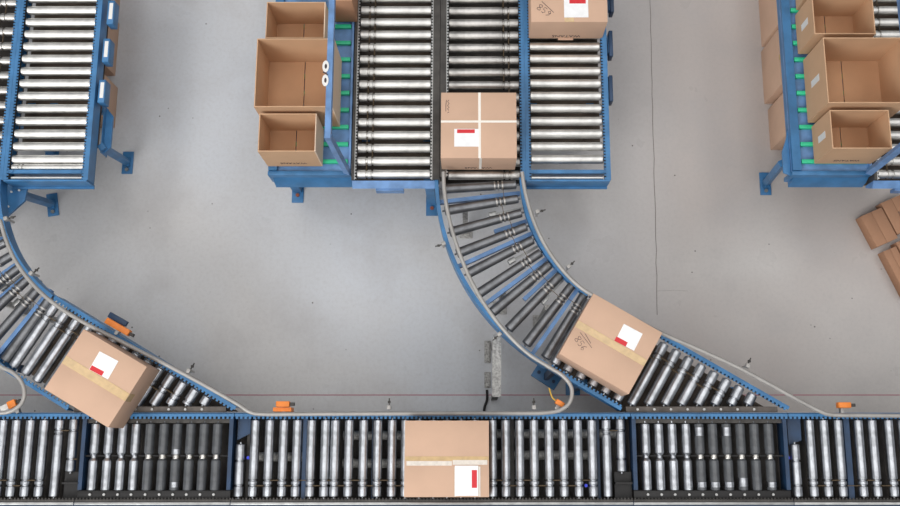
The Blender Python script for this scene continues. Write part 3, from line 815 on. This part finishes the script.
# 1: white-taped carton on the middle lane
sz = .25
c = top_place([(441, 92.5), (516.5, 93), (516.5, 158), (441, 158)], sz)
wx = (P(516.5, 120, ZR+sz)-P(441, 120, ZR+sz)).x; wy = (P(480, 92.5, ZR+sz)-P(480, 158, ZR+sz)).y
b1 = closed_carton('carton crossed with white tape, at the end of the middle lane', c, (wx, wy, sz), 0, tape='y')
xt = .003
strip(b1, xt-.006, xt+.010, -wy/2, wy/2, sz, 'tape_white', 'thin white tape')
strip(b1, -wx/2, wx/2, .016, .030, sz+.001, 'tape_white', 'thin white tape')
part(b1, 'tape', MB().bb(xt-.006+.006, xt+.016, -wy/2-.0015, -wy/2, .02, sz), M['tape_white'], local=True)
paper(b1, -.075, -.083, .155, .115, 0, sz, (-.005, .042, .11, .024))
front_text(b1, 'WATANS', 0, -wy/2-.001, .045, .042)
scrawl(b1, [[(0, 0), (0, 1.2), (.1, 2.2)], [(.5, .2), (.3, .5), (.6, .8), (.3, 1.1), (.6, 1.5), (.3, 1.9), (.55, 2.2)], [(.3, -.3), (.6, -.1)]], sz, -wx/2+.03, .09, .034, 0)
# 2: carton on lane 3, cut by the top of the photo
c = top_place([(530.5, -43), (607, -43), (606.5, 22), (530.5, 22)], sz)
wx2 = (P(607, 20, ZR+sz)-P(530.5, 20, ZR+sz)).x; wy2 = (P(560, -43, ZR+sz)-P(560, 22, ZR+sz)).y
b2 = closed_carton('carton numbered in pen with red-topped label, cut by the top photo edge', c, (wx2, wy2, sz), 0, tape='y')
paper(b2, .045, -wy2/2+.033+.07, .155, .145, 0, sz, (.01, .048, .105, .05))
strip(b2, -.03, .03, -wy2/2, -wy2/2+.2, sz-.0002, 'tape')
front_text(b2, 'WATANS', 0, -wy2/2-.001, .04, .045)
scrawl(b2, digit8(0)+digit5(.85)+digit9(1.75)+[[(-.4, 1.5), (2.3, 1.15)]], sz, -wx2/2+.045, -wy2/2+.085, .040, R(-38))
part(b2, 'bottom_tab', MB().bb(-.05, .05, -wy2/2-.012, -wy2/2, .001, .006), M['kraft'], local=True)
# 3: carton on the main line
c = top_place([(404.5, 420.5), (489, 421), (489, 497), (404.5, 497)], sz)
wx3 = (P(489, 458, ZR+sz)-P(404.5, 458, ZR+sz)).x; wy3 = (P(450, 420.5, ZR+sz)-P(450, 497, ZR+sz)).y
b3 = closed_carton('carton with plastic-wrapped label at its lower corner, on the main line', c, (wx3, wy3, sz), 0)
strip(b3, -wx3/2+.005, wx3/2-.002, -.012, .012, sz, 'tape', 'yellowish tape')
strip(b3, -wx3/2+.012, .03, -.040, -.014, sz, 'glass_shiny', 'shiny clear tape')
strip(b3, .035, wx3/2-.01, -.035, -.008, sz+.001, 'glass_shiny', 'shiny clear tape')
lb = paper(b3, .115, -.125, .135, .170, 0, sz+.001, (.045, .01, .030, .10))
part(lb, 'plastic_sleeve', MB().bb(.045, .055, -wy3/2+.003, -.045, sz+.0013, sz+.0025).bb(.185, .195, -wy3/2+.003, -.045, sz+.0013, sz+.0025), M['glass_shiny'], local=True)
# 4: carton on the right spur
def rot_carton(label, corners, sz, **k):
    ps = [P(x, y, ZR+sz) for x, y in corners]           # top, right, bottom, left
    c = sum(ps, Vector())/4
    e1 = ((ps[1]-ps[0])+(ps[2]-ps[3]))/2; e2 = ((ps[0]-ps[3])+(ps[1]-ps[2]))/2
    rz = (math.atan2(e1.y, e1.x)+math.atan2(e2.y, e2.x)-PI/2)/2
    return closed_carton(label, (c.x, c.y, ZR+.0005), (e1.length, e2.length, sz), rz, **k), e1.length, e2.length
b4, w4, h4 = rot_carton('tilted carton with pen scribble and label, entering the right spur', [(594, 293.5), (662.5, 333), (629, 393.5), (558.5, 354)], .25)
strip(b4, -w4/2+.001, w4/2-.001, -.022, .022, .25, 'tape', 'yellowish tape')
paper(b4, .075, .085, .125, .115, R(2), .25, (-.03, -.045, .075, .028))
scrawl(b4, digit8(0)+digit5(.8)+digit6(1.6)+[[(-.7, 1.35), (2.3, 1.6)], [(-.2, 1.9), (1.6, 1.85)]], .25, -w4/2+.045, -h4/2+.115, .038, R(-28), r=.0012)
b5, w5, h5 = rot_carton('tilted carton on the left spur, its lower corner over the main line', [(83.5, 330), (147, 366), (108, 428.5), (44.5, 388)], .25)
strip(b5, -w5/2+.001, w5/2-.001, -.028, .022, .25, 'tape', 'yellowish tape')
part(b5, 'tape', MB().bb(w5/2, w5/2+.0012, -.028, .022, .16, .25), M['tape'], local=True)
paper(b5, .0, .085, .130, .120, R(3), .25, (-.02, -.045, .085, .028))

# open cartons
def open_carton(label, rim, sz, group, wall='kraft_open', z=.8100, text=True, side_label=False, base_flaps=True, pale=None, lay=None):
    x0, x1 = rim[0], rim[1]; y0, y1 = rim[2], rim[3]
    c = Vector(((x0+x1)/2, (y0+y1)/2, z)); sx, sy = x1-x0, y1-y0
    root = thing('open_cardboard_box', label, 'box', c, 0, group)
    t = .006
    part(root, 'side_panel', MB().bb(-sx/2, -sx/2+t, -sy/2, sy/2, .006, sz), M[wall], local=True)
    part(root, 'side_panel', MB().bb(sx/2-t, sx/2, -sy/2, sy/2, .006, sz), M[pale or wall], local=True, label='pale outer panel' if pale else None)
    part(root, 'front_panel', MB().bb(-sx/2+t, sx/2-t, -sy/2, -sy/2+t, .006, sz), M[wall], local=True)
    part(root, 'back_panel', MB().bb(-sx/2+t, sx/2-t, sy/2-t, sy/2, .006, sz), M[wall], local=True)
    part(root, 'bottom_flap', MB().bb(-sx/2+.001, -.0025, -sy/2, sy/2, 0, .006), M['kraft_in'], local=True)
    part(root, 'bottom_flap', MB().bb(.0025, sx/2-.001, -sy/2, sy/2, 0, .006), M['kraft_in'], local=True)
    if text: front_text(root, 'WATANS', 0, -sy/2-.0008, sz*.22, .040)
    if side_label:
        part(root, 'label', MB().bb(-sx/2-.0012, -sx/2, -.022, .022, sz*.32, sz*.70), M['white'], 'small white label', local=True)
    return root
def rimrect(x0, x1, y0, y1, sz):
    """pixel edges of the rim -> world extents"""
    z = .81+sz
    return (P(x0, (y0+y1)/2, z).x, P(x1, (y0+y1)/2, z).x, P((x0+x1)/2, y1, z).y, P((x0+x1)/2, y0, z).y)
GO = 'open cartons lined up on the packing tables'
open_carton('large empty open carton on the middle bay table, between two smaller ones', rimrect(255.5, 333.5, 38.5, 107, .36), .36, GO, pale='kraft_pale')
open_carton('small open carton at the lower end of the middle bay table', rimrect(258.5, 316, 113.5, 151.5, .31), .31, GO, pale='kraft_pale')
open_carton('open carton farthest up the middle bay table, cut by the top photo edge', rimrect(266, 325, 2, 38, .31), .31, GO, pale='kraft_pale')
open_carton('small open carton at the lower end of the right table', rimrect(831, 890.5, 110, 148.5, .315), .315, GO, side_label=True)
open_carton('large open carton in the middle of the right table', rimrect(825.5, 906, 37.5, 103, .36), .36, GO, side_label=True, text=False)
open_carton('open carton on the right table above the large one', rimrect(813, 874, -6, 34, .31), .31, GO, side_label=True, text=False)
open_carton('open carton at the top right showing only one brown corner', rimrect(811, 874, -52, -12, .31), .31, GO, text=False)
# carton standing beyond the raised bar, and beyond the frame
def plain_carton(label, x0, x1, y0, y1, z, sz, m='kraft', group=None, rz=0., slot=False):
    c = Vector(((x0+x1)/2, (y0+y1)/2, z)); sx, sy = x1-x0, y1-y0
    root = closed_carton(label, c, (sx, sy, sz), rz, group=group, m=m)
    strip(root, -sx/2+.001, sx/2-.001, -.02, .02, sz-.0002, 'tape')
    return root
q = P(357.5, 22, ZR+.01)
bx = plain_carton('brown carton behind the raised blue bar at the top edge, next to the steel rollers', q.x-.15, q.x-.001, q.y, q.y+.34, ZR+.010, .30, 'kraft_dark')
bx['group'] = 'cartons on the middle bay table'

# cartons under the left lane and under the right table
GU = 'brown cartons standing under the conveyors'
def under(label, px, py0, py1, z, w, d=1, m='kraft', zb=0., extra=None):
    """px: visible outer edge at the lid level z, d = side the body extends to"""
    a = P(px, py0, zb); b = P(px, py1, zb); a.x = b.x = (a.x+b.x)/2 if py0 > -20 else b.x
    x0, x1 = (a.x-w, a.x) if d > 0 else (a.x, a.x+w)
    return plain_carton(label, x0, x1, b.y, a.y, zb, z-zb, m, GU)
under('brown carton under the left lane nearest the top photo edge', 119, -45, 17, .50, .26)
under('brown carton under the left lane, middle of three', 117.5, 24, 76, .50, .26)
under('brown carton under the left lane, lowest of three', 116.5, 88, 128, .42, .26)
under('brown carton beside the right table at the top photo edge', 761.5, -50, 47, .42, .30, -1)
under('brown carton beside the right table, middle of three', 762.5, 52, 104, .38, .30, -1)
under('brown carton beside the right table, lowest of three', 769, 110, 150, .36, .26, -1)

# cartons lying on the floor at the right edge
GF = 'cartons on the floor at the right edge'
def floor_carton(label, p0, p1, p3, z):
    """p0 left corner, p1 next corner along the short side, p3 next along the long side (lid pixels)"""
    p0, p1, p3 = [(q[0]+5, q[1]) for q in (p0, p1, p3)]
    a, b, d = P(*p0, z), P(*p1, z), P(*p3, z)
    e1 = b-a; e3 = d-a; rz = (math.atan2(e1.y, e1.x)+math.atan2(e3.y, e3.x)+PI/2)/2; v = Matrix.Rotation(rz, 3, 'Z') @ Vector((0, -1, 0))
    h = (d-a).dot(v); c = (a+b)/2+e3/2
    root = closed_carton(label, (c.x, c.y, 0), (e1.length, h, z), rz, group=GF, tape='y', m='kraft_dark')
    return root, e1.length, h, z
for lab_, p0, p1, p3 in (('floor carton, leftmost of the pair tilted toward the right table', (859.5, 217), (878, 204.5), (870.5, 250)),
                         ('floor carton cut by the right photo edge, upper one of the pair', (879.5, 203.6), (898, 191.5), (891, 237)),
                         ('floor carton with printing, lowest at the right photo edge', (882.5, 251), (894, 243.5), (899, 300)),
                         ('floor carton mostly outside the right photo edge, behind the printed one', (895, 242.7), (914, 231), (912, 290))):
    r_, w_, h_, z_ = floor_carton(lab_, p0, p1, p3, .10)
    if 'leftmost' in lab_: continue
    text_part(r_, 'printed_word', 'WATANS', .022, M['ink'], Matrix.Translation((0, -h_*.1, z_+.0004)) @ Matrix.Rotation(R(-90), 4, 'Z'))

# ------------------------------------------------------------------ light
def area(name, loc, size, power, rot=(0, 0, 0), colr=(1, 1, 1)):
    d = bpy.data.lights.new(name, 'AREA'); d.shape = 'RECTANGLE'; d.size, d.size_y = size; d.energy = power; d.color = colr
    o = bpy.data.objects.new(name, d); col.objects.link(o); o.location = loc; o.rotation_euler = rot
    return o
for i, x in enumerate((-6.5, -2.2, 2.2, 6.5)):
    area('ceiling_light', (x, 1.0, 10.5), (2.2, 15), 225, colr=(1, .985, .96))
sw = area('skylight_bank', (-7.5, -8.5, 9.5), (7, 7), 1300, colr=(1, .99, .98))
sw.rotation_euler = Vector((-7.5, -9.5, 9.5)).to_track_quat('Z', 'Y').to_euler()
w = bpy.data.worlds.new('hall'); bpy.context.scene.world = w; w.use_nodes = True
n = w.node_tree.nodes; l = w.node_tree.links
bg = n['Background']; tc = n.new('ShaderNodeTexCoord'); sx = n.new('ShaderNodeSeparateXYZ'); rp = n.new('ShaderNodeValToRGB')
l.new(tc.outputs['Generated'], sx.inputs[0]); l.new(sx.outputs['Z'], rp.inputs['Fac'])
e = rp.color_ramp.elements
e[0].position = 0.; e[0].color = (.30, .30, .31, 1); e[1].position = .9; e[1].color = (.95, .96, 1., 1)
k = e.new(.45); k.color = (.50, .51, .53, 1)
l.new(rp.outputs['Color'], bg.inputs['Color']); bg.inputs['Strength'].default_value = .50

# ------------------------------------------------------------------ camera
cd = bpy.data.cameras.new('camera'); cam = bpy.data.objects.new('camera', cd); col.objects.link(cam)
cd.sensor_fit = 'HORIZONTAL'; cd.sensor_width = 36; cd.lens = 36*FPX/900
cd.shift_x = -17/900
cam.location = (0, 0, H); cam.rotation_euler = (TH, 0, 0)
cd.clip_end = 200
sc = bpy.context.scene
sc.camera = cam
sc.view_settings.view_transform = 'Standard'; sc.view_settings.look = 'None'; sc.view_settings.gamma = 1
sc.view_settings.use_curve_mapping = False
sc.view_settings.exposure = 0.0
